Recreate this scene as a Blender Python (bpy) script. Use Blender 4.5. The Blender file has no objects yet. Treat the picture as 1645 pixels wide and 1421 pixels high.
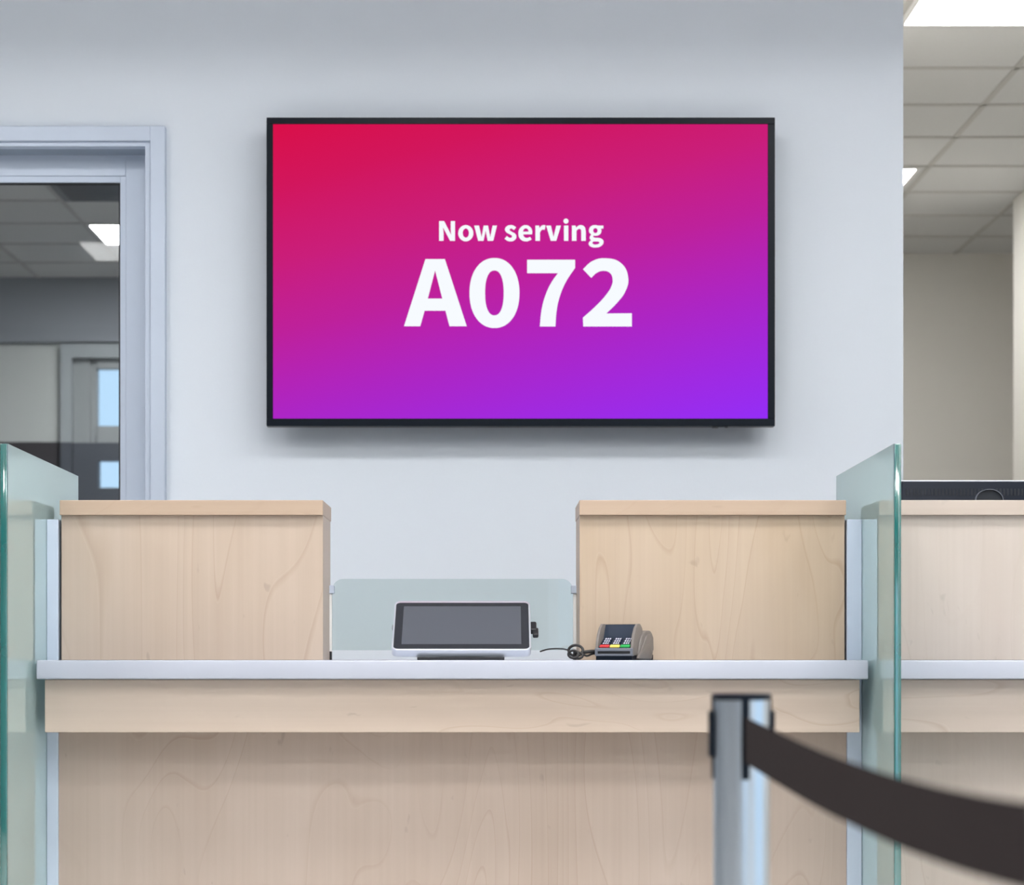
import bpy, bmesh, math, random
from mathutils import Vector, Matrix

# ------------------------------------------------------------------ camera, world, exposure
SC = bpy.context.scene
COL = SC.collection
W, H = 1645.0, 1421.0
F = 3600.0                       # focal length in pixels
VX, VY = 797.0, 1054.0           # vanishing point of the depth axis in the photo
EYE = 1.058                      # camera height
cam_d = bpy.data.cameras.new('camera')
cam = bpy.data.objects.new('camera', cam_d)
COL.objects.link(cam)
cam.location = (0, 0, EYE)
cam.rotation_euler = (math.radians(90), 0, 0)
cam_d.sensor_fit = 'HORIZONTAL'
cam_d.sensor_width = 36.0
cam_d.lens = F / W * 36.0
cam_d.shift_x = (W / 2 - VX) / W
cam_d.shift_y = (VY - H / 2) / W
cam_d.clip_start = 0.05
cam_d.dof.use_dof = True
cam_d.dof.focus_distance = 5.15
cam_d.dof.aperture_fstop = 5.6
SC.camera = cam

world = bpy.data.worlds.new('world')
SC.world = world
world.use_nodes = True
bgn = world.node_tree.nodes.get('Background') or world.node_tree.nodes.new('ShaderNodeBackground')
bgn.inputs['Color'].default_value = (0.56, 0.78, 1.0, 1)
bgn.inputs['Strength'].default_value = 1.6

SC.view_settings.view_transform = 'Standard'
SC.view_settings.look = 'None'
SC.view_settings.exposure = 0.0
SC.view_settings.gamma = 1.0
SC.view_settings.use_curve_mapping = False

LAMP_FRONT = 25.5                # troffers of the public hall
LAMP_RIGHT = 29.0                # troffers of the staff area on the right
LAMP_LEFT = 68.0                 # troffer of the room behind the glazed door
LAMP_COL = (1.0, 0.985, 0.965)

# ------------------------------------------------------------------ helpers
def X(px, d): return (px - VX) / F * d
def Z(py, d): return EYE + (VY - py) / F * d

def lin(c):
    c = c / 255.0
    return c / 12.92 if c <= 0.04045 else ((c + 0.055) / 1.055) ** 2.4
def rgb(r, g, b): return (lin(r), lin(g), lin(b), 1.0)

def nt_new(name):
    m = bpy.data.materials.new(name)
    m.use_nodes = True
    nt = m.node_tree
    nt.nodes.clear()
    out = nt.nodes.new('ShaderNodeOutputMaterial')
    return m, nt, out

def principled(name, col, rough=0.5, metal=0.0, spec=0.5, noise=0.0, nscale=40, bump=0.0, emit=None, coat=0.0, coat_ior=1.5):
    m, nt, out = nt_new(name)
    p = nt.nodes.new('ShaderNodeBsdfPrincipled')
    p.inputs['Base Color'].default_value = col
    p.inputs['Roughness'].default_value = rough
    p.inputs['Metallic'].default_value = metal
    p.inputs['Specular IOR Level'].default_value = spec
    p.inputs['Coat Weight'].default_value = coat
    p.inputs['Coat IOR'].default_value = coat_ior
    p.inputs['Coat Roughness'].default_value = 0.03
    if noise or bump:
        tc = nt.nodes.new('ShaderNodeTexCoord')
        n = nt.nodes.new('ShaderNodeTexNoise')
        n.inputs['Scale'].default_value = nscale
        n.inputs['Detail'].default_value = 4
        nt.links.new(tc.outputs['Object'], n.inputs['Vector'])
        if noise:
            r = nt.nodes.new('ShaderNodeValToRGB')
            r.color_ramp.elements[0].position = 0.3
            r.color_ramp.elements[1].position = 0.7
            r.color_ramp.elements[0].color = tuple(c * (1 - noise) for c in col[:3]) + (1,)
            r.color_ramp.elements[1].color = tuple(min(1, c * (1 + noise)) for c in col[:3]) + (1,)
            nt.links.new(n.outputs['Fac'], r.inputs['Fac'])
            nt.links.new(r.outputs['Color'], p.inputs['Base Color'])
        if bump:
            b = nt.nodes.new('ShaderNodeBump')
            b.inputs['Strength'].default_value = bump
            b.inputs['Distance'].default_value = 0.002
            nt.links.new(n.outputs['Fac'], b.inputs['Height'])
            nt.links.new(b.outputs['Normal'], p.inputs['Normal'])
    if emit:
        p.inputs['Emission Color'].default_value = emit[0]
        p.inputs['Emission Strength'].default_value = emit[1]
    nt.links.new(p.outputs[0], out.inputs[0])
    return m

def emission(name, col, s):
    m, nt, out = nt_new(name)
    e = nt.nodes.new('ShaderNodeEmission')
    e.inputs['Color'].default_value = col
    e.inputs['Strength'].default_value = s
    nt.links.new(e.outputs[0], out.inputs[0])
    return m

def wood(name, base, dark, axis='Z', seed=0.0, fleck=0.35, blotch=None, rough=0.42):
    """maple veneer: long fine grain, broad soft figure and a few small flecks"""
    m, nt, out = nt_new(name)
    L = nt.links.new
    p = nt.nodes.new('ShaderNodeBsdfPrincipled')
    p.inputs['Roughness'].default_value = rough
    p.inputs['Specular IOR Level'].default_value = 0.35
    tc = nt.nodes.new('ShaderNodeTexCoord')
    def mapping(sl, sa, off):
        mp = nt.nodes.new('ShaderNodeMapping')
        s = [sa, sa, sa]
        s['XYZ'.index(axis)] = sl
        mp.inputs['Scale'].default_value = s
        mp.inputs['Location'].default_value = (seed + off, seed * 1.7, seed * 0.6 + off)
        L(tc.outputs['Object'], mp.inputs['Vector'])
        return mp
    def noise(mp, scale, detail, dist=0.0):
        n = nt.nodes.new('ShaderNodeTexNoise')
        n.inputs['Scale'].default_value = scale
        n.inputs['Detail'].default_value = detail
        n.inputs['Distortion'].default_value = dist
        L(mp.outputs[0], n.inputs['Vector'])
        return n
    def ramp(src, p0, p1, c0, c1):
        r = nt.nodes.new('ShaderNodeValToRGB')
        r.color_ramp.elements[0].position = p0
        r.color_ramp.elements[1].position = p1
        r.color_ramp.elements[0].color = c0
        r.color_ramp.elements[1].color = c1
        L(src, r.inputs['Fac'])
        return r
    def mix(fac, a, b, mode='MIX'):
        n = nt.nodes.new('ShaderNodeMix')
        n.data_type = 'RGBA'
        n.blend_type = mode
        if isinstance(fac, (int, float)):
            n.inputs[0].default_value = fac
        else:
            L(fac, n.inputs[0])
        for k, s in ((6, a), (7, b)):
            if isinstance(s, tuple):
                n.inputs[k].default_value = s
            else:
                L(s, n.inputs[k])
        return n
    broad = noise(mapping(0.8, 4.2, 1.3), 1.0, 3, 0.5)
    c1 = ramp(broad.outputs['Fac'], 0.28, 0.62, dark, base)
    fine = noise(mapping(1.6, 90.0, 4.1), 1.0, 4)
    c2 = ramp(fine.outputs['Fac'], 0.25, 0.75, (0.955, 0.945, 0.935, 1), (1.03, 1.03, 1.03, 1))
    mul = mix(0.75, c1.outputs['Color'], c2.outputs['Color'], 'MULTIPLY')
    # cathedral figure: contour lines of a field stretched along the grain
    fld = noise(mapping(0.75, 3.4, 7.7), 1.0, 1.5, 0.9)
    mm = nt.nodes.new('ShaderNodeMath'); mm.operation = 'MULTIPLY'; mm.inputs[1].default_value = 13.0
    L(fld.outputs['Fac'], mm.inputs[0])
    fr_ = nt.nodes.new('ShaderNodeMath'); fr_.operation = 'FRACT'
    L(mm.outputs[0], fr_.inputs[0])
    c3 = nt.nodes.new('ShaderNodeValToRGB')
    e0, e1 = c3.color_ramp.elements
    e0.position = 0.0; e0.color = (1, 1, 1, 1)
    e1.position = 1.0; e1.color = (0.95, 0.935, 0.92, 1)
    for pos, col in ((0.04, (0.85, 0.80, 0.755, 1)), (0.13, (0.985, 0.98, 0.975, 1))):
        e = c3.color_ramp.elements.new(pos); e.color = col
    L(fr_.outputs[0], c3.inputs['Fac'])
    msk = noise(mapping(0.9, 2.6, 12.3), 1.0, 1)
    mf = ramp(msk.outputs['Fac'], 0.38, 0.62, (0.12, 0.12, 0.12, 1), (0.9, 0.9, 0.9, 1))
    mul2 = mix(mf.outputs['Color'], mul.outputs[2], c3.outputs['Color'], 'MULTIPLY')
    fl = noise(mapping(16.0, 42.0, 2.9), 1.0, 2, 0.4)
    f = ramp(fl.outputs['Fac'], 0.70, 0.78, (0, 0, 0, 1), (fleck, fleck, fleck, 1))
    mul3 = mix(f.outputs['Color'], mul2.outputs[2], tuple(c * 0.62 for c in dark[:3]) + (1,))
    last = mul3.outputs[2]
    if blotch:
        bl = noise(mapping(0.5, 2.2, 5.5), 1.0, 1)
        bf = ramp(bl.outputs['Fac'], 0.40, 0.62, (0, 0, 0, 1), (0.7, 0.7, 0.7, 1))
        last = mix(bf.outputs['Color'], last, blotch, 'MULTIPLY').outputs[2]
    L(last, p.inputs['Base Color'])
    L(p.outputs[0], out.inputs[0])
    return m

def clear_glass(name, tint, ior=1.5, gloss_tint=(1, 1, 1, 1), body=None, body_fac=0.0, rough=0.0):
    """sheet glass: tinted see-through, Fresnel reflection, optional frosted body"""
    m, nt, out = nt_new(name)
    L = nt.links.new
    tr = nt.nodes.new('ShaderNodeBsdfTransparent')
    tr.inputs['Color'].default_value = tint
    base = tr.outputs[0]
    if body:
        df = nt.nodes.new('ShaderNodeBsdfDiffuse')
        df.inputs['Color'].default_value = body
        tl = nt.nodes.new('ShaderNodeBsdfTranslucent')
        tl.inputs['Color'].default_value = body
        md = nt.nodes.new('ShaderNodeMixShader')
        md.inputs[0].default_value = 0.6
        L(df.outputs[0], md.inputs[1]); L(tl.outputs[0], md.inputs[2])
        mb = nt.nodes.new('ShaderNodeMixShader')
        mb.inputs[0].default_value = body_fac
        L(base, mb.inputs[1]); L(md.outputs[0], mb.inputs[2])
        base = mb.outputs[0]
    gl = nt.nodes.new('ShaderNodeBsdfGlossy')
    gl.inputs['Roughness'].default_value = rough
    gl.inputs['Color'].default_value = gloss_tint
    fr = nt.nodes.new('ShaderNodeFresnel')
    fr.inputs['IOR'].default_value = ior
    mx = nt.nodes.new('ShaderNodeMixShader')
    L(fr.outputs[0], mx.inputs[0])
    L(base, mx.inputs[1])
    L(gl.outputs[0], mx.inputs[2])
    L(mx.outputs[0], out.inputs[0])
    return m

# ---- mesh building
def box(bm, x0, x1, y0, y1, z0, z1, bev=0.0, seg=2):
    if x0 > x1: x0, x1 = x1, x0
    if y0 > y1: y0, y1 = y1, y0
    if z0 > z1: z0, z1 = z1, z0
    t = bmesh.new()
    v = [t.verts.new(c) for c in ((x0, y0, z0), (x1, y0, z0), (x1, y1, z0), (x0, y1, z0),
                                  (x0, y0, z1), (x1, y0, z1), (x1, y1, z1), (x0, y1, z1))]
    for f in ((0, 3, 2, 1), (4, 5, 6, 7), (0, 1, 5, 4), (1, 2, 6, 5), (2, 3, 7, 6), (3, 0, 4, 7)):
        t.faces.new([v[i] for i in f])
    if bev:
        bmesh.ops.bevel(t, geom=t.edges[:], offset=bev, segments=seg, profile=0.5, affect='EDGES')
    merge(bm, t)

def merge(bm, t, mat=None):
    if mat is not None:
        bmesh.ops.transform(t, matrix=mat, verts=t.verts[:])
    me = bpy.data.meshes.new('tmp')
    t.to_mesh(me); t.free()
    bm.from_mesh(me)
    bpy.data.meshes.remove(me)

def prism(bm, pts, a0, a1, plane='XY', bev=0.0, seg=2):
    """polygon extruded along the remaining axis: plane XY -> Z, XZ -> Y, YZ -> X"""
    t = bmesh.new()
    def co(p, a):
        if plane == 'XY': return (p[0], p[1], a)
        if plane == 'XZ': return (p[0], a, p[1])
        return (a, p[0], p[1])
    lo = [t.verts.new(co(p, a0)) for p in pts]
    hi = [t.verts.new(co(p, a1)) for p in pts]
    n = len(pts)
    t.faces.new(lo); t.faces.new(hi)
    for i in range(n):
        t.faces.new((lo[i], lo[(i + 1) % n], hi[(i + 1) % n], hi[i]))
    bmesh.ops.recalc_face_normals(t, faces=t.faces[:])
    if bev:
        bmesh.ops.bevel(t, geom=t.edges[:], offset=bev, segments=seg, profile=0.5, affect='EDGES')
    merge(bm, t)

def rrect(x0, x1, y0, y1, r, n=6):
    pts = []
    for cx, cy, a in ((x1 - r, y1 - r, 0), (x0 + r, y1 - r, 90), (x0 + r, y0 + r, 180), (x1 - r, y0 + r, 270)):
        for k in range(n + 1):
            t = math.radians(a + 90.0 * k / n)
            pts.append((cx + r * math.cos(t), cy + r * math.sin(t)))
    return pts

def cyl(bm, c, r, z0, z1, seg=48, r2=None):
    r2 = r if r2 is None else r2
    t = bmesh.new()
    lo = [t.verts.new((c[0] + r * math.cos(2 * math.pi * k / seg), c[1] + r * math.sin(2 * math.pi * k / seg), z0)) for k in range(seg)]
    hi = [t.verts.new((c[0] + r2 * math.cos(2 * math.pi * k / seg), c[1] + r2 * math.sin(2 * math.pi * k / seg), z1)) for k in range(seg)]
    t.faces.new(lo[::-1]); t.faces.new(hi)
    for k in range(seg):
        t.faces.new((lo[k], lo[(k + 1) % seg], hi[(k + 1) % seg], hi[k]))
    merge(bm, t)

def lathe(bm, c, prof, seg=48):
    t = bmesh.new()
    rings = []
    for r, z in prof:
        rings.append([t.verts.new((c[0] + r * math.cos(2 * math.pi * k / seg), c[1] + r * math.sin(2 * math.pi * k / seg), z)) for k in range(seg)])
    for a, b in zip(rings, rings[1:]):
        for k in range(seg):
            t.faces.new((a[k], a[(k + 1) % seg], b[(k + 1) % seg], b[k]))
    t.faces.new(rings[0]); t.faces.new(rings[-1])
    bmesh.ops.recalc_face_normals(t, faces=t.faces[:])
    merge(bm, t)

def tube(bm, pts, r, seg=10, closed=False):
    pts = [Vector(p) for p in pts]
    n = len(pts)
    t = bmesh.new()
    rings = []
    up = Vector((0, 0, 1))
    prev = None
    for i, p in enumerate(pts):
        a = pts[(i - 1) % n] if (closed or i > 0) else p
        b = pts[(i + 1) % n] if (closed or i < n - 1) else p
        d = (b - a).normalized()
        if prev is None:
            s = d.cross(up)
            if s.length < 1e-4: s = d.cross(Vector((1, 0, 0)))
        else:
            s = prev - d * prev.dot(d)
        s.normalize(); prev = s
        u = d.cross(s)
        rings.append([t.verts.new(p + (s * math.cos(2 * math.pi * k / seg) + u * math.sin(2 * math.pi * k / seg)) * r) for k in range(seg)])
    m = n if closed else n - 1
    for i in range(m):
        a, b = rings[i], rings[(i + 1) % n]
        for k in range(seg):
            t.faces.new((a[k], a[(k + 1) % seg], b[(k + 1) % seg], b[k]))
    if not closed:
        t.faces.new(rings[0]); t.faces.new(rings[-1])
    bmesh.ops.recalc_face_normals(t, faces=t.faces[:])
    merge(bm, t)

def smooth_path(pts, n=8):
    P = [Vector(p) for p in pts]
    P = [P[0] * 2 - P[1]] + P + [P[-1] * 2 - P[-2]]
    out = []
    for i in range(1, len(P) - 2):
        p0, p1, p2, p3 = P[i - 1], P[i], P[i + 1], P[i + 2]
        for k in range(n):
            t = k / n
            out.append(0.5 * ((2 * p1) + (p2 - p0) * t + (2 * p0 - 5 * p1 + 4 * p2 - p3) * t * t + (3 * p1 - p0 - 3 * p2 + p3) * t ** 3))
    out.append(P[-2])
    return out

def root_of(o):
    while o.parent: o = o.parent
    return o

def obj(name, bm, mat, parent=None, local=False, smooth=False, label=None):
    if parent is not None and not local:
        bmesh.ops.translate(bm, vec=-Vector(root_of(parent).location), verts=bm.verts[:])
    me = bpy.data.meshes.new(name)
    bm.to_mesh(me); bm.free()
    for mm in (mat if isinstance(mat, (list, tuple)) else [mat]):
        me.materials.append(mm)
    if smooth:
        for p in me.polygons: p.use_smooth = True
        me.set_sharp_from_angle(angle=math.radians(38))
    o = bpy.data.objects.new(name, me)
    COL.objects.link(o)
    if parent is not None: o.parent = parent
    if label: o['label'] = label
    return o

def tag(o, label, cat, group=None):
    o['label'] = label; o['category'] = cat
    if group: o['group'] = group
    return o

def thing(name, label, cat, loc=(0, 0, 0), rz=0.0, group=None):
    o = bpy.data.objects.new(name, None)
    o.empty_display_size = 0.05
    COL.objects.link(o)
    o.location = loc; o.rotation_euler = (0, 0, rz)
    return tag(o, label, cat, group)

def struct(name, bm, mat, label, cat, parent=None):
    o = obj(name, bm, mat, parent)
    if parent is None:
        o['kind'] = 'structure'
        tag(o, label, cat)
    return o

def B(*boxes):
    bm = bmesh.new()
    for b in boxes: box(bm, *b)
    return bm

# ------------------------------------------------------------------ materials
M = {}
M['wall'] = principled('wall paint', (0.755, 0.815, 0.895, 1), 0.65, spec=0.25, bump=0.08, nscale=160)
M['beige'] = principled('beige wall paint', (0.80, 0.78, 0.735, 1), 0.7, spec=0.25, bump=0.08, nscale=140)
M['hall_grey'] = principled('grey hall wall paint', (0.17, 0.18, 0.195, 1), 0.6, spec=0.2)
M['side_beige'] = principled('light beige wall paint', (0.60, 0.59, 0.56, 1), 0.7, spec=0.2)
M['grey_wall'] = principled('grey wall paint', (0.60, 0.62, 0.60, 1), 0.7, spec=0.25)
M['bulkhead'] = principled('blue grey bulkhead paint', (0.33, 0.35, 0.385, 1), 0.7, spec=0.2)
M['soffit_shade'] = principled('aluminium with painted shade', (0.30, 0.36, 0.45, 1), 0.45, metal=0.2)  # darker aluminium that carries the shade of the door soffit
M['pale_frame'] = principled('pale grey window frame', (0.40, 0.43, 0.45, 1), 0.5)
M['dimmed_frame'] = principled('frame with painted reflection', (0.085, 0.095, 0.115, 1), 0.5)  # lower frame coloured darker to imitate a dark reflection across it
M['grey_frame'] = principled('grey window frame', (0.36, 0.38, 0.39, 1), 0.5)
M['dark_wall'] = principled('dark brown wall panelling', (0.06, 0.055, 0.06, 1), 0.6, spec=0.3)
M['tile'] = principled('ceiling tile', (0.67, 0.675, 0.675, 1), 0.9, spec=0.1, noise=0.03, nscale=220, bump=0.3)
M['tee'] = principled('ceiling grid enamel', (0.52, 0.515, 0.495, 1), 0.6)
M['floor'] = principled('floor tile', (0.66, 0.65, 0.63, 1), 0.35, noise=0.06, nscale=9)
M['alu'] = principled('pale blue aluminium', (0.54, 0.61, 0.73, 1), 0.42, metal=0.25, noise=0.02, nscale=5)
M['alu_dark'] = principled('black gasket rubber', (0.02, 0.022, 0.025, 1), 0.6)  # black rubber of the door pane gasket
M['slab'] = principled('white solid surface', (0.435, 0.46, 0.54, 1), 0.3, noise=0.012, nscale=500)
LIGHT, DARK = (0.505, 0.415, 0.345, 1), (0.462, 0.367, 0.295, 1)
M['wood_l'] = wood('maple veneer upright', LIGHT, DARK, 'Z', 3.1)
M['wood_r'] = wood('maple veneer upright golden', (0.485, 0.388, 0.302, 1), (0.445, 0.342, 0.247, 1), 'Z', 11.7)
M['wood_base'] = wood('maple veneer upright greyed', (0.485, 0.400, 0.345, 1), (0.438, 0.352, 0.297, 1), 'Z', 21.3)
M['wood_n'] = wood('pale maple veneer upright', (0.50, 0.445, 0.405, 1), (0.465, 0.405, 0.36, 1), 'Z', 33.9)
M['wood_h'] = wood('maple edging lengthwise', (0.465, 0.358, 0.278, 1), (0.432, 0.322, 0.243, 1), 'X', 5.7, fleck=0.15)
M['wood_a'] = wood('maple apron lengthwise', (0.545, 0.458, 0.392, 1), (0.50, 0.408, 0.338, 1), 'X', 15.2)
M['wood_nh'] = wood('pale maple edging lengthwise', (0.49, 0.425, 0.38, 1), (0.455, 0.385, 0.335, 1), 'X', 8.8, fleck=0.2)
M['frost'] = clear_glass('frosted green glass', (0.88, 0.97, 0.97, 1), 1.95, (0.88, 0.985, 0.965, 1), body=(0.79, 0.95, 0.965, 1), body_fac=0.90)
M['edge'] = principled('polished green glass edge', (0.008, 0.12, 0.115, 1), 0.06, spec=1.0, noise=0.18, nscale=6, coat=1.0, coat_ior=2.0)
M['screen_glass'] = clear_glass('low screen glass', (0.875, 0.915, 0.905, 1), 1.45)
M['door_glass'] = clear_glass('tinted door glass', (0.80, 0.82, 0.835, 1), 1.22)
M['pane'] = clear_glass('window glass', (0.97, 0.98, 0.98, 1), 1.45)
M['black'] = principled('black plastic', (0.012, 0.013, 0.016, 1), 0.38)
M['black_gloss'] = principled('black gloss plastic', (0.006, 0.010, 0.017, 1), 0.3, spec=0.1)
M['rubber'] = principled('black rubber cable', (0.014, 0.013, 0.014, 1), 0.5)
M['silver'] = principled('silver plastic', (0.66, 0.70, 0.78, 1), 0.3, metal=0.55)
M['tablet_bezel'] = principled('dark screen border', (0.022, 0.025, 0.033, 1), 0.12)
M['tablet_screen'] = principled('switched off screen', (0.080, 0.088, 0.108, 1), 0.3)
M['term_grey'] = principled('warm grey plastic', (0.175, 0.155, 0.145, 1), 0.45)
M['term_trim'] = principled('steel grey plastic', (0.15, 0.165, 0.20, 1), 0.35)
M['term_navy'] = principled('navy display plastic', (0.012, 0.022, 0.045, 1), 0.22)
M['key_white'] = principled('pale key plastic', (0.52, 0.54, 0.66, 1), 0.4)
M['key_red'] = principled('red key plastic', rgb(200, 55, 60), 0.4)
M['key_yellow'] = principled('yellow key plastic', rgb(238, 212, 100), 0.4)
M['key_green'] = principled('green key plastic', rgb(30, 165, 80), 0.4)
M['white_mark'] = principled('white print', (0.85, 0.88, 0.9, 1), 0.5)
M['chrome'] = principled('brushed steel', (0.60, 0.66, 0.73, 1), 0.30, metal=1.0)
M['post_black'] = principled('navy black plastic', (0.005, 0.008, 0.014, 1), 0.4, spec=0.12)
M['belt'] = principled('black woven webbing', (0.030, 0.0245, 0.025, 1), 0.9, spec=0.03, noise=0.12, nscale=300)
M['mon'] = principled('dark blue grey plastic', (0.009, 0.013, 0.024, 1), 0.4, spec=0.15)
M['mon_slot'] = principled('grille dark', (0.004, 0.008, 0.016, 1), 0.6)
M['troffer_frame'] = principled('white enamel', (0.80, 0.80, 0.79, 1), 0.45)
M['vent'] = principled('dark vent metal', (0.16, 0.165, 0.18, 1), 0.4)
def lamp_mat(n, s): return emission(n, LAMP_COL + (1,), s)
M['lamp_front'] = lamp_mat('lit diffuser hall', LAMP_FRONT)
M['lamp_right'] = lamp_mat('lit diffuser staff area', LAMP_RIGHT)
M['lamp_left'] = lamp_mat('lit diffuser back room', LAMP_LEFT)
M['text'] = emission('display white', rgb(247, 251, 255), 1.0)

def display_material():
    """the picture on the display: a diagonal crimson-magenta-violet gradient"""
    m, nt, out = nt_new('display picture')
    L = nt.links.new
    tc = nt.nodes.new('ShaderNodeTexCoord')
    sx = nt.nodes.new('ShaderNodeSeparateXYZ')
    L(tc.outputs['Generated'], sx.inputs[0])
    a = nt.nodes.new('ShaderNodeMath'); a.operation = 'MULTIPLY'; a.inputs[1].default_value = 0.30
    L(sx.outputs['X'], a.inputs[0])
    b = nt.nodes.new('ShaderNodeMath'); b.operation = 'MULTIPLY_ADD'
    b.inputs[1].default_value = -0.70; b.inputs[2].default_value = 0.70
    L(sx.outputs['Z'], b.inputs[0])
    s = nt.nodes.new('ShaderNodeMath'); s.operation = 'ADD'
    L(a.outputs[0], s.inputs[0]); L(b.outputs[0], s.inputs[1])
    r = nt.nodes.new('ShaderNodeValToRGB')
    stops = [(0.0, (217, 16, 72)), (0.15, (210, 22, 92)), (0.33, (202, 30, 122)), (0.5, (190, 33, 155)),
             (0.70, (172, 38, 198)), (0.85, (160, 42, 224)), (1.0, (148, 46, 246))]
    cr = r.color_ramp
    while len(cr.elements) < len(stops): cr.elements.new(0.5)
    for e, (p, c) in zip(cr.elements, stops):
        e.position = p; e.color = rgb(*c)
    L(s.outputs[0], r.inputs['Fac'])
    em = nt.nodes.new('ShaderNodeEmission')
    L(r.outputs['Color'], em.inputs['Color'])
    L(em.outputs[0], out.inputs[0])
    return m
M['display'] = display_material()

# ------------------------------------------------------------------ the setting
CEIL = EYE + 2.35
DW = 6.6                                    # plane of the white wall with the display
WALL_END = X(1451, DW)                      # its right end
XL, XR, YF = -4.2, 2.66, -2.6               # left wall, right wall, street side
Y_FAR_R, Y_FAR_L = 3600 * 2.35 / 647.0, 3600 * 2.35 / 606.0

struct('floor', B((XL - .2, 6.0, YF - .2, 14.6, -0.1, 0)), M['floor'], 'grey tiled floor of the hall', 'floor')
ceil = struct('ceiling', B((XL - .2, 6.0, YF - .2, 14.6, CEIL, CEIL + .1)), M['tile'], 'white suspended tile ceiling', 'ceiling')
g = bmesh.new()
gx0 = 0.884 * 2.35
for k in range(-12, 8):                     # tees running away from the camera, right-hand field
    x = gx0 + k * 0.598
    for (ya, yb, cond) in ((YF, DW, True), (DW, Y_FAR_R, x > WALL_END - .1)):
        if cond and XL < x < 5.9: box(g, x - .012, x + .012, ya, yb, CEIL - .006, CEIL + .001)
for k in range(-18, 9):
    y = 8.943 + k * 0.598
    if YF < y < DW: box(g, XL, XR, y - .012, y + .012, CEIL - .006, CEIL + .001)
    if DW < y < Y_FAR_R: box(g, WALL_END - .1, 5.9, y - .012, y + .012, CEIL - .006, CEIL + .001)
gxl = -0.953 * 2.35
for k in range(-3, 6):
    x = gxl + k * 0.598
    if x < WALL_END - .12: box(g, x - .012, x + .012, DW + .2, Y_FAR_L, CEIL - .006, CEIL + .001)
for k in range(-9, 5):
    y = 12.155 + k * 0.605
    if DW + .2 < y < Y_FAR_L: box(g, XL, WALL_END - .12, y - .012, y + .012, CEIL - .006, CEIL + .001)
obj('ceiling_grid', g, M['tee'], ceil)

# white wall with the display: opening for the glazed door on the left
DX0, DX1 = -2.35, X(238, 6.6)
DZ1 = Z(229, 6.6)
struct('wall_back', B((XL, DX0, DW, DW + .2, 0, CEIL), (DX1, WALL_END, DW, DW + .2, 0, CEIL), (DX0, DX1, DW, DW + .2, DZ1, CEIL)),
       M['wall'], 'white painted wall carrying the big display', 'wall')
struct('wall_partition', B((WALL_END - .12, WALL_END, DW + .2, Y_FAR_L, 0, CEIL)), M['beige'], 'beige partition wall behind the white wall', 'wall')
WY0, WY1, WZ0, WZ1 = 0.1, 2.5, 0.3, 2.75     # daylight window in the right wall, beside the camera
YR = 3600 * 2.35 / 734.0
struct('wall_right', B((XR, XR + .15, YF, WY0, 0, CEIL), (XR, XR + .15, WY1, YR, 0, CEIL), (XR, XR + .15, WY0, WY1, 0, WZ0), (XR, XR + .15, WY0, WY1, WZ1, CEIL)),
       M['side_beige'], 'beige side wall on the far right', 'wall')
struct('wall_far', B((WALL_END, 6.0, Y_FAR_R, Y_FAR_R + .15, 0, CEIL)), M['beige'], 'beige end wall of the staff area', 'wall')
struct('wall_left', B((XL - .15, XL, YF, 14.6, 0, CEIL)), M['hall_grey'], 'grey side wall on the left', 'wall')
FX0, FX1 = 0.3, 2.45
struct('wall_front', B((XL, FX0, YF - .2, YF, 0, CEIL), (FX1, XR, YF - .2, YF, 0, CEIL), (FX0, FX1, YF - .2, YF, 0, WZ0), (FX0, FX1, YF - .2, YF, WZ1, CEIL)),
       M['hall_grey'], 'grey wall of the hall behind the camera', 'wall')
sb = bmesh.new()
for k in range(3):
    x = FX0 + .03 + (FX1 - FX0 - .06) * k / 2
    box(sb, x - .03, x + .03, YF - .14, YF - .06, WZ0 + .06, WZ1 - .06)
box(sb, FX0, FX1, YF - .14, YF - .06, WZ0, WZ0 + .06); box(sb, FX0, FX1, YF - .14, YF - .06, WZ1 - .06, WZ1)
ws = struct('window_4', sb, M['alu'], 'street window of the hall behind the camera', 'window')
obj('window_pane', B((FX0, FX1, YF - .104, YF - .098, WZ0, WZ1)), M['pane'], ws)
fb = bmesh.new()
for k in range(3):
    y = WY0 + .03 + (WY1 - WY0 - .06) * k / 2
    box(fb, XR + .03, XR + .11, y - .03, y + .03, WZ0, WZ1)
box(fb, XR + .03, XR + .11, WY0, WY1, WZ0, WZ0 + .06); box(fb, XR + .03, XR + .11, WY0, WY1, WZ1 - .06, WZ1)
wf = struct('window_3', fb, M['alu'], 'daylight window in the right wall of the hall', 'window')
obj('window_pane', B((XR + .066, XR + .072, WY0, WY1, WZ0, WZ1)), M['pane'], wf)
# right recess closing wall
struct('wall_recess', B((5.85, 6.0, 3600 * 2.35 / 734.0 - .15, Y_FAR_R, 0, CEIL), (XR + .15, 6.0, 3600 * 2.35 / 734.0 - .15, 3600 * 2.35 / 734.0, 0, CEIL)),
       M['beige'], 'beige walls of the recess beyond the side wall', 'wall')

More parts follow.
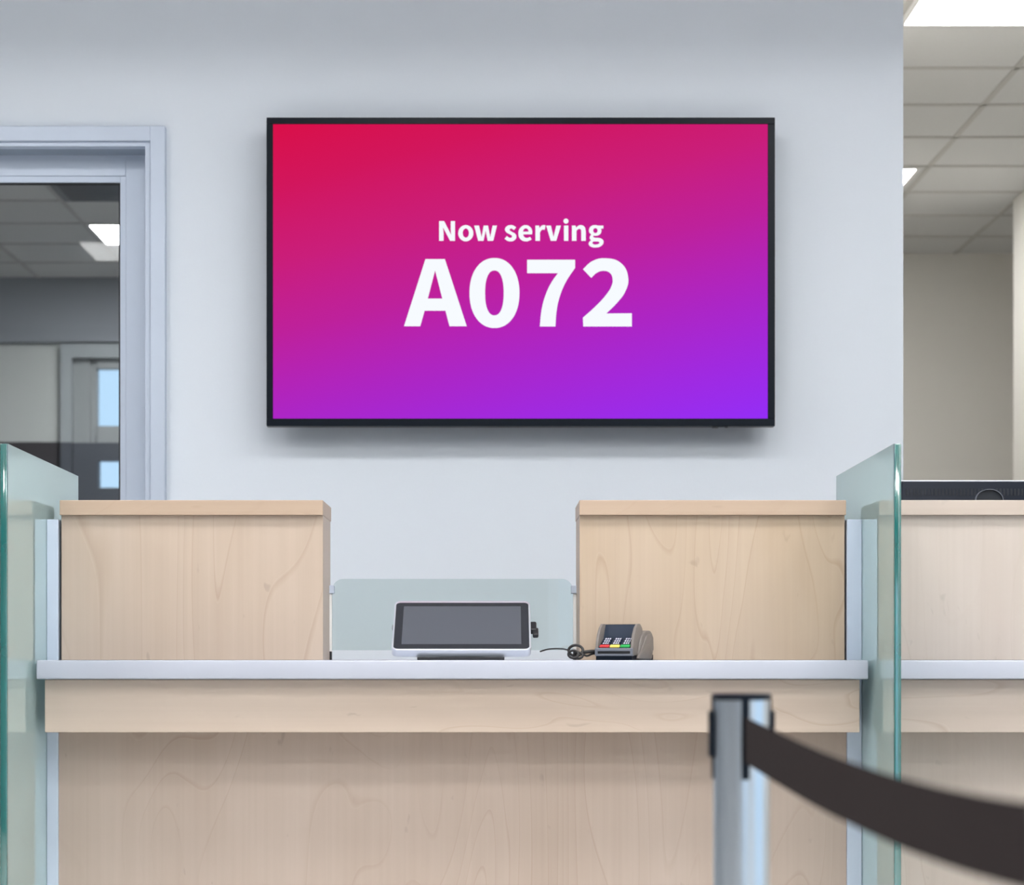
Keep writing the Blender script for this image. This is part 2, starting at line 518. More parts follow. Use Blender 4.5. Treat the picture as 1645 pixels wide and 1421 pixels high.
# end wall of the room behind the glazed door, with a window in it
dB = Y_FAR_L
wx0, wx1 = X(102, dB), X(102, dB) + 1.3
wzt, wzb = Z(560, dB), Z(845, dB)
zd = Z(710, dB)
struct('wall_rear', B((XL, wx0, dB, dB + .15, zd, CEIL), (wx1, WALL_END, dB, dB + .15, zd, CEIL), (wx0, wx1, dB, dB + .15, wzt, CEIL)),
       M['grey_wall'], 'grey end wall of the room behind the door', 'wall')
struct('trim_1', B((XL, wx0, dB - .01, dB + .15, 0, zd), (wx1, WALL_END, dB - .01, dB + .15, 0, zd), (wx0, wx1, dB - .01, dB + .15, 0, wzb)),
       M['dark_wall'], 'dark panelling below the grey end wall', 'wall panelling')
struct('trim_2', B((XL, WALL_END - .12, dB - .06, dB, Z(551, dB), CEIL)), M['bulkhead'], 'grey bulkhead along the top of the end wall', 'trim')
wfr = bmesh.new()
fd = dB - .05
def pxbox(bm, xa, xb, ya, yb, d0, d1, ref=None, bev=0.0):
    r = ref or d0
    box(bm, X(xa, r), X(xb, r), d0, d1, Z(yb, r), Z(ya, r), bev)
pxbox(wfr, 97, 115, 574, 710, fd - .02, fd + .10)
pxbox(wfr, 97, 440, 552, 574, fd - .02, fd + .10)
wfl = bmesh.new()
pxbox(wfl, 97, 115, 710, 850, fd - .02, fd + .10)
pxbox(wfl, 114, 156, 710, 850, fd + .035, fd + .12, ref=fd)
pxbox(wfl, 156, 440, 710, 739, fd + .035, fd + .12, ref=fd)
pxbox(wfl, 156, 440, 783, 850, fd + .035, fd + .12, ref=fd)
wfi = bmesh.new()
pxbox(wfi, 114, 129, 574, 850, fd + .05, fd + .12)
pxbox(wfi, 129, 145, 574, 850, fd + .04, fd + .12)
pxbox(wfi, 145, 156, 574, 850, fd + .07, fd + .14)
pxbox(wfi, 156, 440, 574, 592, fd + .04, fd + .12)
pxbox(wfi, 156, 440, 684, 739, fd + .04, fd + .12)
pxbox(wfi, 156, 440, 783, 850, fd + .04, fd + .12)
w2 = struct('window_2', wfr, M['pale_frame'], 'grey framed window at the end of the room behind the door', 'window')
obj('dimmed_lower_frame', wfl, M['dimmed_frame'], w2)
obj('inner_frame', wfi, M['grey_frame'], w2)
pn = bmesh.new()
pxbox(pn, 115, 440, 574, 850, fd + .10, fd + .105)
obj('window_pane', pn, M['pane'], w2)

# bulkhead added out of view, placed to shade the top of the white wall
struct('shading_bulkhead', B((XL, XR, 5.0, 5.2, 3.15, CEIL)), M['wall'], 'added unseen white bulkhead above the counter, shading the wall top', 'bulkhead')

# glazed aluminium door, left
dr = bmesh.new()
pxbox(dr, 241, 265, 202, 1640, 6.57, 6.61, bev=.002)
pxbox(dr, -480, 241, 202, 226, 6.57, 6.61, bev=.002)
pxbox(dr, 233, 241.3, 226.5, 1640, 6.583, 6.62, bev=.001)
pxbox(dr, -480, 233, 226.5, 235, 6.583, 6.62, bev=.001)
soffit_bm = bmesh.new()
pxbox(soffit_bm, -480, 243, 215, 236, 6.6, 6.80, ref=6.6)                 # soffit of the reveal, its shade put into a darker colour
pxbox(dr, 234, 243, 215, 1640, 6.6, 6.80, ref=6.6)
pxbox(soffit_bm, -480, 243, 236, 240.5, 6.655, 6.80, ref=6.655)           # stop strip
door = struct('door_1', dr, M['alu'], 'pale aluminium framed glazed door left of the display', 'door')
obj('shaded_soffit', soffit_bm, M['soffit_shade'], door)
sash = bmesh.new()
dS = 6.71
pxbox(sash, 202, 243, 248.5, 1640, dS, dS + .04, bev=.0015)
pxbox(sash, -480, 202, 248.5, 282.6, dS, dS + .04, bev=.0015)
pxbox(sash, 193, 202.3, 283, 1640, dS + .004, dS + .04, bev=.001)
pxbox(sash, -480, 193, 283, 293, dS + .004, dS + .04, bev=.001)
obj('door_leaf', sash, M['alu'], door)
gk = bmesh.new()
pxbox(gk, 190.8, 193.3, 293, 1640, dS + .012, dS + .03)
pxbox(gk, -480, 193.3, 292.6, 295.6, dS + .012, dS + .03)
obj('gasket', gk, M['alu_dark'], door)
gp = bmesh.new()
pxbox(gp, -480, 192, 294, 1640, dS + .018, dS + .024)
obj('door_pane', gp, M['door_glass'], door)

# ------------------------------------------------------------------ ceiling lights and vent
def troffer(x0, y0, w, l, mat, label, group='square ceiling lights'):
    t = thing('ceiling_light', label, 'ceiling light', (x0 + w / 2, y0 + l / 2, CEIL), 0, group)
    bm = bmesh.new()
    for b in ((x0, x0 + .02, y0, y0 + l), (x0 + w - .02, x0 + w, y0, y0 + l), (x0 + .02, x0 + w - .02, y0, y0 + .02), (x0 + .02, x0 + w - .02, y0 + l - .02, y0 + l)):
        box(bm, b[0], b[1], b[2], b[3], CEIL - .010, CEIL, .002)
    obj('light_frame', bm, M['troffer_frame'], t)
    obj('diffuser', B((x0 + .02, x0 + w - .02, y0 + .02, y0 + l - .02, CEIL - .007, CEIL - .002)), mat, t)
    return t
troffer(1.495, 7.75, .585, .585, M['lamp_right'], 'bright square ceiling light at the top right corner, nearest over the staff area')
troffer(1.455, 10.76, .585, .57, M['lamp_right'], 'small ceiling light just right of the white wall edge, deeper in the staff area')
troffer(3.4, 9.0, .585, .585, M['lamp_right'], 'ceiling light over the recess beyond the right side wall')
troffer(gxl + .01, 12.165, .585, .585, M['lamp_left'], 'white ceiling light seen through the glazed door at its right edge')
troffer(-1.9, 8.0, .585, .585, M['lamp_left'], 'ceiling light in the room behind the door, further left')
troffer(-2.385, 0.17, .60, .64, M['lamp_front'], 'hall ceiling light mirrored in the door glass')
for ly, row in ((-1.6, 'by the street window'), (0.17, 'above the camera'), (1.8, 'before the barrier post'), (3.5, 'in front of the counter')):
    for lx, pos in ((-3.7, 'leftmost'), (-2.385, 'left'), (-0.59, 'middle'), (0.85, 'right'), (2.0, 'rightmost')):
        if row in ('above the camera', 'before the barrier post') and pos == 'left': continue
        if row == 'by the street window' and pos == 'leftmost': continue
        troffer(lx, ly, .60, .60, M['lamp_front'], '%s lit ceiling light of the hall row %s' % (pos, row))
vt = thing('ceiling_vent', 'dark grey ceiling vent seen through the glazed door', 'vent', (-1.9, 11.2, CEIL))
obj('vent_frame', B((gxl + .02, gxl + .58, 10.96, 11.53, CEIL - .012, CEIL)), M['vent'], vt)
vs = bmesh.new()
for k in range(9): box(vs, gxl + .06, gxl + .54, 11.0 + k * .06, 11.02 + k * .06, CEIL - .018, CEIL - .011)
obj('vent_slats', vs, M['vent'], vt)

# ------------------------------------------------------------------ counter
D1, DA, DC = 4.80, 4.84, 4.97               # slab front, apron front, panel front
DCB = 5.19                                  # back of the upper boxes
SLAB_TOP = Z(1060, D1)
SLAB_BOT = Z(1090.5, D1)
APR_BOT = Z(1176, DA)
CAP_TOP, CAP_BOT = Z(803, 4.955), Z(827, 4.955)
GL, GR = -0.9955, 0.8105                    # inner faces of the glass dividers
GT = 0.0145                                 # glass thickness
SLAB_BACK = 5.62

def slab(x0, x1, nl, nr, label):
    """worktop with notches around the posts at its ends"""
    pts = [(x0, D1), (x1, D1)]
    if nr: pts += [(x1, 4.955), (x1 - nr, 4.955), (x1 - nr, 5.04), (x1, 5.04)]
    pts += [(x1, SLAB_BACK), (x0, SLAB_BACK)]
    if nl: pts += [(x0, 5.04), (x0 + nl, 5.04), (x0 + nl, 4.955), (x0, 4.955)]
    bm = bmesh.new()
    prism(bm, pts, SLAB_BOT, SLAB_TOP, 'XY', bev=.0035, seg=3)
    return tag(obj('worktop', bm, M['slab'], smooth=True), label, 'worktop')
X_SL, X_SR = X(58, D1), X(1395, D1)
X_AL, X_AR = X(72, DA), X(1381, DA)
X_BL, X_BR = X(94.6, DC), X(1359.5, DC)
slab(X_SL, X_SR, .017, .025, 'white counter top under the tablet and card reader, between the glass dividers')
NSL = 2 * GR + GT - X_SR                    # mirrored about the right glass
slab(NSL, NSL + 1.782, .025, 0, 'white counter top of the neighbouring counter right of the glass')

def base(xa0, xa1, xb0, xb1, mf, ma, label):
    t = thing('service_counter', label, 'counter', ((xb0 + xb1) / 2, DC, 0))
    obj('front_panel', B((xb0, xb1, DC, DC + .025, 0, SLAB_BOT)), mf, t)
    obj('apron', B((xa0, xa1, DA, 4.9605, APR_BOT, SLAB_BOT - .0015, .0012)), ma, t)
    obj('side_panel', B((xb0, xb0 + .025, DC + .026, SLAB_BACK - .03, 0, SLAB_BOT)), mf, t)
    obj('side_panel', B((xb1 - .025, xb1, DC + .026, SLAB_BACK - .03, 0, SLAB_BOT)), mf, t)
    return t
base(X_AL, X_AR, X_BL, X_BR, M['wood_base'], M['wood_a'], 'light maple counter front with a deep apron below the white top')
def mir(x): return 2 * GR + GT - x
base(mir(X_AR), mir(X_AR) + 1.74, mir(X_BR), mir(X_BR) + 1.69, M['wood_n'], M['wood_nh'], 'pale maple counter front right of the right glass divider')

def upper(x0, x1, mp, mc, label):
    t = thing('counter_cabinet', label, 'counter cabinet', ((x0 + x1) / 2, DC, SLAB_TOP))
    obj('panel_box', B((x0 + .0006, x1 - .0006, DC, DCB, SLAB_TOP, CAP_BOT, .001)), mp, t)
    obj('cap', B((x0 - .0005, x1 + .0005, 4.955, DCB + .012, CAP_BOT, CAP_TOP, .0015)), mc, t)
    return t
upper(X(96, 4.955), X(518.5, 4.955), M['wood_l'], M['wood_h'], 'upright maple cabinet on the counter below the door')
upper(X(931, 4.955), X(1359, 4.955), M['wood_r'], M['wood_h'], 'upright maple cabinet on the counter behind the card reader')
upper(mir(X(1359, 4.955)), mir(X(1359, 4.955)) + .80, M['wood_n'], M['wood_nh'], 'upright pale maple cabinet in front of the black monitor')

# glass dividers
def divider(xa, xb, label):
    t = thing('glass_divider', label, 'glass divider', ((xa + xb) / 2, 4.565, 0))
    ztop = Z(712.2, 4.565)
    zbk = Z(764.6, 5.34)
    bm = bmesh.new()
    prism(bm, [(4.568, 0), (5.34, 0), (5.34, zbk), (4.568, ztop)], xa, xb, 'YZ')
    bm.normal_update()
    bm.faces.ensure_lookup_table()
    for f in bm.faces:
        f.material_index = 0 if abs(f.normal.x) > .9 else 1
    obj('glass_sheet', bm, [M['frost'], M['edge']], t)
    e = bmesh.new()
    box(e, xa, xb, 4.562, 4.5679, 0, ztop, .0022, 3)
    obj('polished_edge', e, M['edge'], t, smooth=True, label='polished blue green glass edge')
    return t
divider(GL - GT, GL, 'tall frosted glass divider with green edge at the left end of the counter')
divider(GR, GR + GT, 'tall frosted glass divider with green edge between the two counters')

# aluminium posts beside the glass
def gpost(x0, x1, label):
    bm = bmesh.new()
    box(bm, x0, x1, 4.962, 5.034, 0, Z(834, 4.965), .0015)
    return tag(obj('glass_post', bm, M['alu']), label, 'post')
gpost(GL + .0004, X(93.8, 4.965), 'pale grey aluminium post between the left glass divider and the left cabinet')
gpost(X(1360.4, 4.965), GR - .0004, 'pale grey aluminium post between the right cabinet and the right glass divider')
gpost(GR + GT + .0004, mir(X(1360.4, 4.965)), 'pale grey aluminium post on the far side of the right glass divider')

# low glass screen between the two cabinets
d = 5.172
SX0, SX1 = X(533.5, d), X(920.5, d)
t = thing('low_glass_screen', 'low clear glass screen behind the tablet between the cabinets', 'glass screen', ((SX0 + SX1) / 2, d, SLAB_TOP))
bm = bmesh.new()
zt, zb = Z(929.5, d), Z(1044, d)
r = .026
pts = [(SX0, zb), (SX1, zb)]
for cx, a in ((SX1 - r, 0), (SX0 + r, 90)):
    for k in range(9):
        q = math.radians(a + 90 * k / 8)
        pts.append((cx + r * math.cos(q), zt - r + r * math.sin(q)))
prism(bm, pts, d, d + .006, 'XZ')
obj('glass_pane', bm, M['screen_glass'], t)
for (xa, xb, xc0, xc1) in ((527.8, 533.0, 526, 536.5), (920.8, 926, 917.5, 928)):
    p = bmesh.new()
    pxbox(p, xa, xb, 952, 1046.5, d - .006, d + .012, bev=.001)
    obj('screen_post', p, M['troffer_frame'], t)
    c = bmesh.new()
    pxbox(c, xc0, xc1, 940, 953, d - .012, d + .016, bev=.0015)
    obj('glass_clip', c, M['alu'], t, label='grey glass clip')
    f = bmesh.new()
    box(f, X(xa, d), X(xb, d), d - .006, d + .012, SLAB_TOP, Z(1046, d))
    obj('post_foot', f, M['black'], t, label='black post foot')

# ------------------------------------------------------------------ wall display
dF = 6.47
TX0, TX1, TZ0, TZ1 = X(428, dF), X(1245, dF), Z(684, dF), Z(188.5, dF)
tv = thing('wall_display', 'large black framed display on the white wall showing a queue number', 'display', ((TX0 + TX1) / 2, DW, (TZ0 + TZ1) / 2))
sx0, sx1, sz0, sz1 = X(438.5, dF), X(1233.5, dF), Z(672, dF), Z(199, dF)
bz = bmesh.new()
for b in ((TX0, TX1, TZ0, sz0), (TX0, TX1, sz1, TZ1), (TX0, sx0, sz0, sz1), (sx1, TX1, sz0, sz1)):
    box(bz, b[0], b[1], dF, dF + .045, b[2], b[3], .0012)
obj('bezel', bz, M['black_gloss'], tv)
obj('back_housing', B((TX0 + .01, TX1 - .01, dF + .02, dF + .06, TZ0 + .01, TZ1 - .01), (TX0 + .25, TX1 - .25, dF + .06, DW - .001, TZ0 + .12, TZ1 - .15)), M['black'], tv)
screen = obj('screen', B((sx0, sx1, dF + .004, dF + .018, sz0, sz1)), M['display'], tv)
ir = bmesh.new()
pxbox(ir, 1145, 1154, 683.5, 687, dF + .006, dF + .02)
pxbox(ir, 1165, 1169, 683.5, 686.5, dF + .006, dF + .02)
pxbox(ir, 1154, 1165, 683.5, 685.6, dF + .008, dF + .02)
obj('sensor', ir, M['black'], tv)

dT = dF + .0035
def glyph_mesh(name, contours, parent):
    cu = bpy.data.curves.new(name, 'CURVE')
    cu.dimensions = '2D'; cu.fill_mode = 'FRONT'; cu.resolution_u = 10
    for (ox, oy, sc, pts) in contours:
        sp = cu.splines.new('BEZIER')
        sp.bezier_points.add(len(pts) - 1)
        sp.use_cyclic_u = True
        for bp, p in zip(sp.bezier_points, pts):
            x, y = ox + p[0] / sc, oy + p[1] / sc
            bp.co = (X(x, dT), Z(y, dT), 0)
            h = 'AUTO' if len(p) > 2 else 'VECTOR'
            bp.handle_left_type = h; bp.handle_right_type = h
    tmp = bpy.data.objects.new('tmp_text', cu)
    COL.objects.link(tmp)
    dg = bpy.context.evaluated_depsgraph_get()
    me = bpy.data.meshes.new_from_object(tmp.evaluated_get(dg))
    bm = bmesh.new(); bm.from_mesh(me)
    bpy.data.objects.remove(tmp); bpy.data.curves.remove(cu); bpy.data.meshes.remove(me)
    bmesh.ops.transform(bm, matrix=Matrix(((1, 0, 0, 0), (0, 0, -1, dT), (0, 1, 0, 0), (0, 0, 0, 1))), verts=bm.verts[:])
    return obj(name, bm, M['text'], parent)
def ell(cx, cy, rx, ry, ex=2.0):
    out = []
    for k in range(24):
        a = 2 * math.pi * k / 24 - math.pi / 2
        c, q = math.cos(a), math.sin(a)
        out.append((cx + rx * math.copysign(abs(c) ** (2 / ex), c), cy + ry * math.copysign(abs(q) ** (2 / ex), q), 1))
    return out
A_ = (640, 400, 1645 / 210.0)
S_ = (830, 400, 1645 / 200.0)
big = [
    A_ + ([(70, 970), (340, 125), (585, 125), (860, 970), (643, 970), (592, 775), (330, 775), (275, 970)],),
    A_ + ([(462, 268), (552, 622), (370, 622)],),
    A_ + (ell(1209, 552, 314, 440, 2.15),),
    A_ + (ell(1208, 551, 117, 282, 2.3),),
    S_ + ([(138, 140), (772, 140), (772, 248), (655, 425, 1), (575, 610, 1), (530, 800, 1), (512, 1022), (305, 1022), (335, 770, 1), (395, 570, 1), (465, 430, 1), (545, 318), (138, 318)],),
    S_ + ([(875, 265), (1000, 158, 1), (1165, 120, 1), (1385, 190, 1), (1475, 390, 1), (1435, 560, 1), (1330, 705, 1), (1185, 850), (1522, 847), (1522, 1022), (880, 1022), (875, 905),
           (1045, 752, 1), (1180, 605, 1), (1252, 490, 1), (1268, 402, 1), (1235, 318, 1), (1150, 287, 1), (1065, 310, 1), (985, 380)],),
]
glyph_mesh('ticket_number', big, screen)
N_ = (695, 340, 1645 / 145.0)
E_ = (835, 340, 1645 / 145.0)
small = [
    N_ + ([(118, 170), (210, 170), (338, 420), (330, 330), (330, 170), (408, 170), (408, 530), (318, 530), (188, 283), (200, 390), (200, 530), (118, 530)],),
    N_ + (ell(604, 391, 138, 148),), N_ + (ell(605, 388, 56, 83),),
    N_ + ([(757, 252), (845, 252), (893, 462), (930, 252), (1010, 252), (1050, 462), (1092, 252), (1172, 252), (1105, 530), (1003, 530), (965, 345), (928, 530), (830, 530)],),
    N_ + ([(1522, 283), (1483, 335), (1432, 306, 1), (1402, 327, 1), (1440, 362, 1), (1508, 405, 1), (1527, 460, 1), (1490, 520, 1), (1415, 540, 1), (1355, 525, 1), (1310, 492), (1352, 443),
           (1418, 475, 1), (1448, 450, 1), (1412, 415, 1), (1345, 375, 1), (1318, 325, 1), (1350, 265, 1), (1430, 243, 1), (1480, 255, 1)],),
    E_ + ([(222, 412), (60, 412), (82, 458, 1), (130, 477, 1), (188, 457), (217, 508), (112, 540, 1), (12, 500, 1), (-26, 392, 1), (14, 287, 1), (108, 243, 1), (200, 290, 1), (227, 370, 1)],),
    E_ + ([(57, 362), (75, 320, 1), (109, 303, 1), (148, 322, 1), (160, 362)],),
    E_ + ([(285, 252), (352, 252), (358, 298), (398, 255, 1), (440, 243, 1), (470, 250), (455, 328), (408, 328, 1), (368, 375), (368, 530), (285, 530)],),
    E_ + ([(480, 252), (567, 252), (615, 455), (665, 252), (750, 252), (665, 530), (565, 530)],),
    E_ + ([(805, 252), (885, 252), (885, 530), (805, 530)],), E_ + (ell(842, 170, 46, 46),),
    E_ + ([(950, 252), (1018, 252), (1025, 290), (1065, 256, 1), (1115, 243, 1), (1180, 275, 1), (1203, 355), (1203, 530), (1120, 530), (1120, 365), (1110, 322, 1), (1082, 312, 1), (1033, 342), (1033, 530), (950, 530)],),
    E_ + ([(1523, 252), (1523, 305), (1478, 310), (1488, 350, 1), (1455, 415, 1), (1375, 438, 1), (1345, 434), (1338, 453, 1), (1365, 471, 1), (1430, 475, 1), (1502, 500, 1), (1527, 548, 1), (1485, 622, 1), (1375, 652, 1),
           (1285, 630, 1), (1255, 588, 1), (1268, 548, 1), (1300, 522), (1277, 490, 1), (1275, 458, 1), (1302, 415), (1264, 370, 1), (1264, 318, 1), (1300, 262, 1), (1375, 243, 1), (1430, 252)],),
    E_ + (ell(1378, 343, 40, 46),),
    E_ + ([(1345, 541), (1322, 568, 1), (1345, 591, 1), (1392, 596, 1), (1438, 582, 1), (1452, 561, 1), (1430, 543)],),
]
glyph_mesh('caption', small, screen)

# ------------------------------------------------------------------ tablet on the counter
TL = thing('tablet', 'silver edged tablet till with a dark screen, leaning back on the counter', 'tablet', (X(741, 4.88), 4.88, SLAB_TOP))
TH = math.radians(33)
c_, s_ = math.cos(TH), math.sin(TH)
def tilt(y0, z0):      # local frame: x right, y up the face, z out of the face
    return Matrix(((1, 0, 0, 0), (0, c_, -s_, y0), (0, s_, c_, z0), (0, 0, 0, 1)))
MT = tilt(0.0095, 0.0065)
def tpart(name, x0, x1, y0, y1, z0, z1, rad, mat, parent, bev=0.0):
    t_ = bmesh.new()
    prism(t_, rrect(x0, x1, y0, y1, rad), z0, z1, 'XY', bev=bev)
    o_ = bmesh.new(); merge(o_, t_, MT)
    return obj(name, o_, mat, parent, local=True, smooth=True)
HW = .1525
tpart('body', -HW, HW, 0, .203, 0, .019, .014, M['silver'], TL, bev=.0018)
tpart('bezel', -HW + .0042, HW - .0042, .004, .1945, .0185, .0193, .010, M['tablet_bezel'], TL)
tpart('screen', -HW + .0215, HW - .0215, 0.022, .179, .0190, .0196, .001, M['tablet_screen'], TL)
ft = bmesh.new()
prism(ft, [(-.096, 0), (.094, 0), (.094, .13), (-.096, .13)], 0, .007, 'XY', bev=.001)
prism(ft, [(.03, .006), (.11, .006), (.11, .062), (.10, .062)], -.05, .05, 'YZ')
obj('stand', ft, M['black'], TL, local=True)
dg_ = bmesh.new()
t_ = bmesh.new()
box(t_, HW - .001, HW + .013, .088, .122, .002, .016, .003)
box(t_, HW + .004, HW + .017, .070, .100, .004, .014, .003)
merge(dg_, t_, MT)
obj('card_dongle', dg_, M['black'], TL, local=True)
bt = bmesh.new(); t_ = bmesh.new()
box(t_, -HW - .002, -HW + .002, .098, .112, .006, .013, .0008)
merge(bt, t_, MT)
obj('side_button', bt, M['term_trim'], TL, local=True)

# ------------------------------------------------------------------ card reader
CR = thing('card_reader', 'grey card reader with red, yellow and green keys on the counter', 'card reader', (X(955.5, 4.845), 4.845, SLAB_TOP), math.radians(-22))
Wd = .086
bm = bmesh.new()
prism(bm, [(0.001, 0), (.15, 0), (.15, .012), (0.001, .012)], .002, Wd - .002, 'YZ', bev=.001)
obj('base', bm, M['post_black'], CR, local=True)
bm = bmesh.new()
box(bm, 0, Wd, 0, .012, .009, .0135, .0012)
box(bm, 0, Wd, 0, .012, .0190, .0260, .0018)
box(bm, 0, .006, 0, .012, .009, .026, .001); box(bm, Wd - .006, Wd, 0, .012, .009, .026, .001)
obj('front_trim', bm, M['term_trim'], CR, local=True)
obj('card_slot', B((.004, Wd - .004, .003, .05, .0125, .0195)), M['black'], CR, local=True)
# side cheeks of the hood: a curved profile in the depth/height plane
prof = [(.002, .010), (.002, .024), (.006, .040), (.013, .056), (.024, .070), (.038, .0785), (.052, .079), (.066, .070), (.072, .055), (.075, .010)]
bm = bmesh.new()
prism(bm, prof, 0, .006, 'YZ', bev=.001)
prism(bm, prof, Wd - .006, Wd, 'YZ', bev=.001)
prism(bm, [(.0545, .0782), (.058, .077), (.066, .070), (.072, .055), (.066, .052), (.060, .066), (.0555, .0765)], .005, Wd - .005, 'YZ')
obj('hood', bm, M['term_grey'], CR, local=True, smooth=True)
bm = bmesh.new()
prism(bm, [(.006, .012), (.006, .0262), (.040, .0465), (.042, .052), (.0545, .0772), (.0600, .0745), (.066, .012)], .0058, Wd - .0058, 'YZ')
disp = obj('display_deck', bm, M['term_navy'], CR, local=True)
bm = bmesh.new()
prism(bm, [(.0428, .0545), (.0520, .0735), (.0526, .0735), (.0434, .0545)], .012, Wd - .014, 'YZ')
obj('display', bm, M['term_navy'], disp, local=True)
kang = math.atan2(.0203, .034)
def key(cx, u0, u1, w, mat, name):
    k_ = bmesh.new(); t_ = bmesh.new()
    box(t_, -w / 2, w / 2, u0, u1, 0, .0032, .0008)
    merge(k_, t_, Matrix.Translation((cx, .006, .0262)) @ Matrix.Rotation(kang, 4, 'X'))
    return obj(name, k_, mat, CR, local=True)
for i, mk in enumerate(('key_red', 'key_yellow', 'key_green')):
    key(.0085 + .0235 * i + .0105, .0005, .0095, .0215, M[mk], 'function_key')
for rr in range(3):
    for i in range(3):
        kk = key(.0085 + .0235 * i + .0105, .0115 + rr * .0092, .0185 + rr * .0092, .0185, M['term_navy'], 'number_key')
        mk_ = bmesh.new(); t_ = bmesh.new()
        for q in ((-.006, -.003), (-.001, .002), (.004, .0065)):
            box(t_, q[0], q[1], .0122 + rr * .0092, .0178 + rr * .0092, .0031, .0036)
        merge(mk_, t_, Matrix.Translation((.0085 + .0235 * i + .0105, .006, .0262)) @ Matrix.Rotation(kang, 4, 'X'))
        obj('key_print', mk_, M['key_white'], kk, local=True)
# rear housing: rounded drum-like body behind the hood
bm = bmesh.new()
prism(bm, [(.030, .002), (.040, .030), (.052, .050), (.066, .060), (.085, .0645), (.112, .0645), (.125, .059), (.131, .046), (.131, .018), (.124, .002)], .006, Wd + .004, 'YZ', bev=.003, seg=3)
obj('rear_housing', bm, M['term_grey'], CR, local=True, smooth=True)
bm = bmesh.new()
pr = smooth_path([(.014, 0, .004), (.040, 0, .020), (.062, 0, .040), (.082, 0, .056)], 8)
prism(bm, [(p.x, p.z) for p in pr] + [(.112, .058), (.122, .050), (.124, .022), (.095, .012), (.060, .004)], Wd + .003, Wd + .0075, 'YZ', bev=.0015)
obj('side_cover', bm, M['term_grey'], CR, local=True, smooth=True)
# cable: plug, coil and the thin lead running off under the glass
bm = bmesh.new()
Ri = Matrix.Rotation(math.radians(22), 4, 'Z')
def wl(px, py, dd):     # photo position at depth dd -> local frame of the reader
    v = Vector((X(px, dd), dd, Z(py, dd))) - Vector(CR.location)
    return Ri @ v
def ring(px, py, rx, ry, dd, r, turns=1.0, skew=.012):
    pts = []
    n = int(26 * turns)
    for k in range(n + 1):
        a = 2 * math.pi * turns * k / n
        pts.append(wl(px + rx * math.cos(a), py + ry * math.sin(a), dd + skew * math.sin(a * .5)))
    return pts
tube(bm, [wl(960, 1046, 4.875), wl(950, 1046, 4.872), wl(940, 1047, 4.87), wl(934, 1048, 4.868)], .0040, 12)
tube(bm, ring(925, 1044.5, 11.5, 8.5, 4.865, .0030, 1.25), .0030)
tube(bm, ring(921, 1050.5, 8, 6.0, 4.85, .0028, 1.4, .008), .0027)
tube(bm, ring(929, 1052.5, 7, 4.6, 4.856, .0028, 1.3, .006), .0027)
tube(bm, smooth_path([wl(936, 1050, 4.862), wl(943, 1053, 4.86), wl(951, 1050, 4.87), wl(960, 1049, 4.88)], 6), .0024)
tube(bm, smooth_path([wl(915, 1044.5, 4.87), wl(905, 1042, 4.98), wl(893, 1041.5, 5.06), wl(880, 1042.5, 5.11), wl(868, 1046, 5.14)], 8), .0017)
obj('cable', bm, M['rubber'], CR, local=True, smooth=True)

# ------------------------------------------------------------------ monitor behind the right cabinet
dm = 5.40
mn = thing('monitor', 'black monitor seen from behind above the right counter cabinet', 'monitor', (X(1446, dm) + .28, dm + .05, SLAB_TOP))
mx0, mx1 = X(1447, dm), X(1447, dm) + .56
mz1 = Z(772.5, dm)
bm = bmesh.new()
prism(bm, rrect(mx0, mx1, mz1 - .335, mz1, .006), dm, dm + .035, 'XZ', bev=.003)
obj('casing', bm, M['mon'], mn, smooth=True)
bm = bmesh.new()
for k in range(62):
    x = mx0 + .012 + k * .0087
    box(bm, x, x + .0045, dm - .0012, dm + .003, Z(795.5, dm), Z(784.5, dm))
obj('vent_grille', bm, M['mon_slot'], mn)
bm = bmesh.new()
hc, hz = X(1588, dm), Z(803, dm)
for (r0, r1, dd) in ((.0318, .0335, .012),):
    pts = [(hc + r1 * math.cos(math.radians(a)) , hz + .78 * r1 * math.sin(math.radians(a))) for a in range(0, 181, 10)]
    pts += [(hc + r0 * math.cos(math.radians(a)), hz + .78 * r0 * math.sin(math.radians(a))) for a in range(180, -1, -10)]
    prism(bm, pts, dm - dd, dm - .0005, 'XZ')
obj('handle', bm, M['term_trim'], mn)
obj('top_highlight', B((mx0 + .004, mx1 - .004, dm + .012, dm + .032, mz1 - .001, mz1 + .0025, .0008)), M['silver'], mn)  # pale strip added to stand for light catching the top edge
bm = bmesh.new()
prism(bm, [(hc + .0317 * math.cos(math.radians(a)), hz + .78 * .0317 * math.sin(math.radians(a))) for a in range(0, 181, 10)], dm - .006, dm - .0015, 'XZ')
obj('handle_recess', bm, M['mon_slot'], mn)
obj('stand_neck', B((mx0 + .24, mx0 + .32, dm + .035, dm + .05, SLAB_TOP + .012, mz1 - .15)), M['mon'], mn)
obj('stand_foot', B((mx0 + .16, mx0 + .40, dm - .06, dm + .17, SLAB_TOP, SLAB_TOP + .012, .002)), M['mon'], mn)

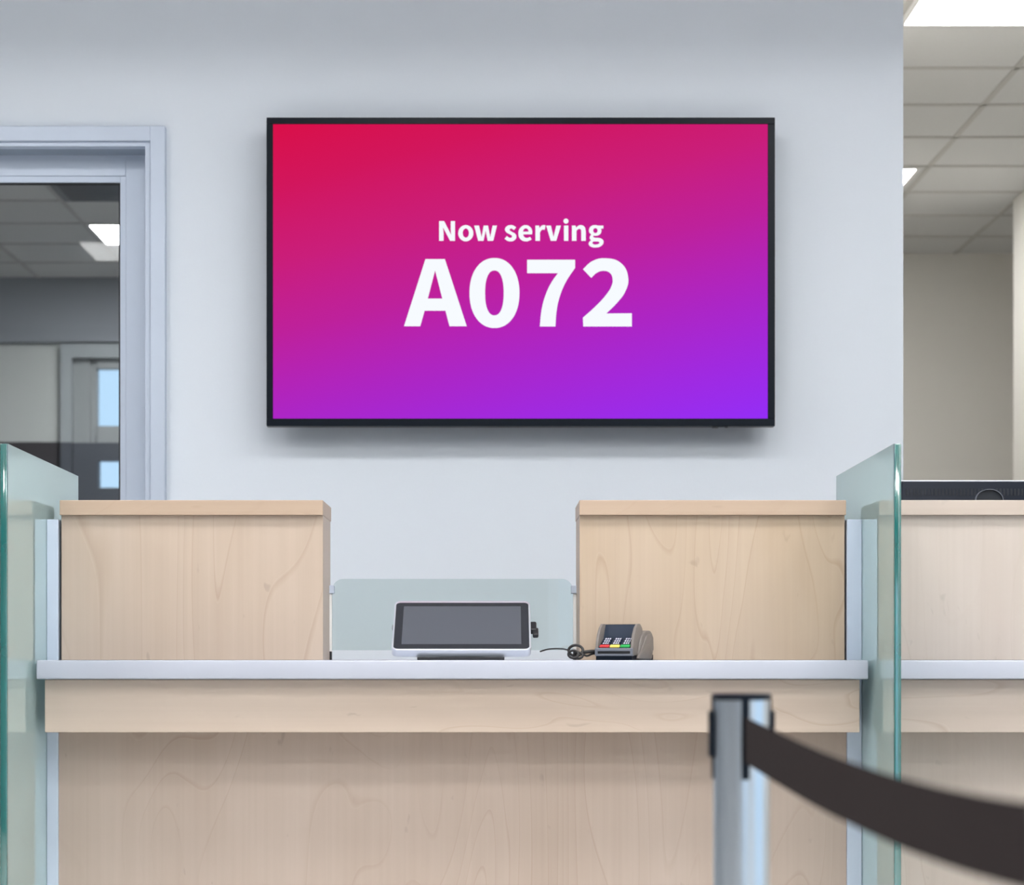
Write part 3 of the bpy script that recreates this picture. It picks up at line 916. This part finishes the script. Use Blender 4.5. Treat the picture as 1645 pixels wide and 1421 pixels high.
# ------------------------------------------------------------------ queue barrier post with belt
dp = 2.50
PX, PR = X(1191, dp), .0315
ptop = Z(1113, dp)
st = thing('barrier_post', 'steel queue barrier post with a black retractable belt in the foreground', 'barrier post', (PX, dp, 0))
bm = bmesh.new()
cyl(bm, (PX, dp), PR, .028, ptop - .004, 64)
obj('post_tube', bm, M['chrome'], st, smooth=True)
bm = bmesh.new()
lathe(bm, (PX, dp), [(.165, 0), (.165, .008), (.155, .018), (.08, .027), (.036, .032), (.0325, .034)], 64)
obj('floor_base', bm, M['post_black'], st, smooth=True)
bm = bmesh.new()
lathe(bm, (PX, dp), [(PR + .0012, ptop - .0075), (PR + .002, ptop - .006), (PR + .002, ptop - .001), (PR - .001, ptop), (.004, ptop + .0003)], 64)
obj('top_cap', bm, M['post_black'], st, smooth=True)
zs0, zs1 = Z(1250, dp), ptop - .004
for a in (0, 90, 180, 270):
    bm = bmesh.new(); t_ = bmesh.new()
    box(t_, -.0045, .0045, -PR - .0018, -PR + .008, zs0, zs1, .0008)
    if a in (90, 270):
        box(t_, -.007, .007, -PR - .0052, -PR + .002, Z(1215, dp), Z(1141, dp), .0012)
    merge(bm, t_, Matrix.Translation((PX, dp, 0)) @ Matrix.Rotation(math.radians(a + 2), 4, 'Z'))
    obj('belt_slot', bm, M['post_black'], st)
# belt: from the front slot toward the viewer's right, sagging
bw = .0500
path = smooth_path([(PX + .0015, dp - PR - .0005, Z(1156, 2.47)), (X(1203, 2.44), 2.44, Z(1158, 2.44)), (X(1299, 2.02), 2.02, Z(1203, 2.02)),
                    (X(1382, 1.78), 1.78, Z(1234, 1.78)), (X(1448, 1.62), 1.62, Z(1255, 1.62)), (X(1531, 1.46), 1.46, Z(1275, 1.46)),
                    (X(1643, 1.30), 1.30, Z(1295, 1.30)), (.318, 1.0, EYE - .078), (.334, .6, EYE - .05)], 8)
bm = bmesh.new()
pv = []
for p in path:
    pv.append([bm.verts.new((p.x - .0008, p.y, p.z + .0025)), bm.verts.new((p.x + .0008, p.y, p.z + .0025)), bm.verts.new((p.x + .0008, p.y, p.z + .0025 - bw)), bm.verts.new((p.x - .0008, p.y, p.z + .0025 - bw))])
for a, b in zip(pv, pv[1:]):
    for k in range(4): bm.faces.new((a[k], a[(k + 1) % 4], b[(k + 1) % 4], b[k]))
bm.faces.new(pv[0]); bm.faces.new(pv[-1])
bmesh.ops.recalc_face_normals(bm, faces=bm.faces[:])
obj('belt', bm, M['belt'], st, smooth=True, label='black woven belt')
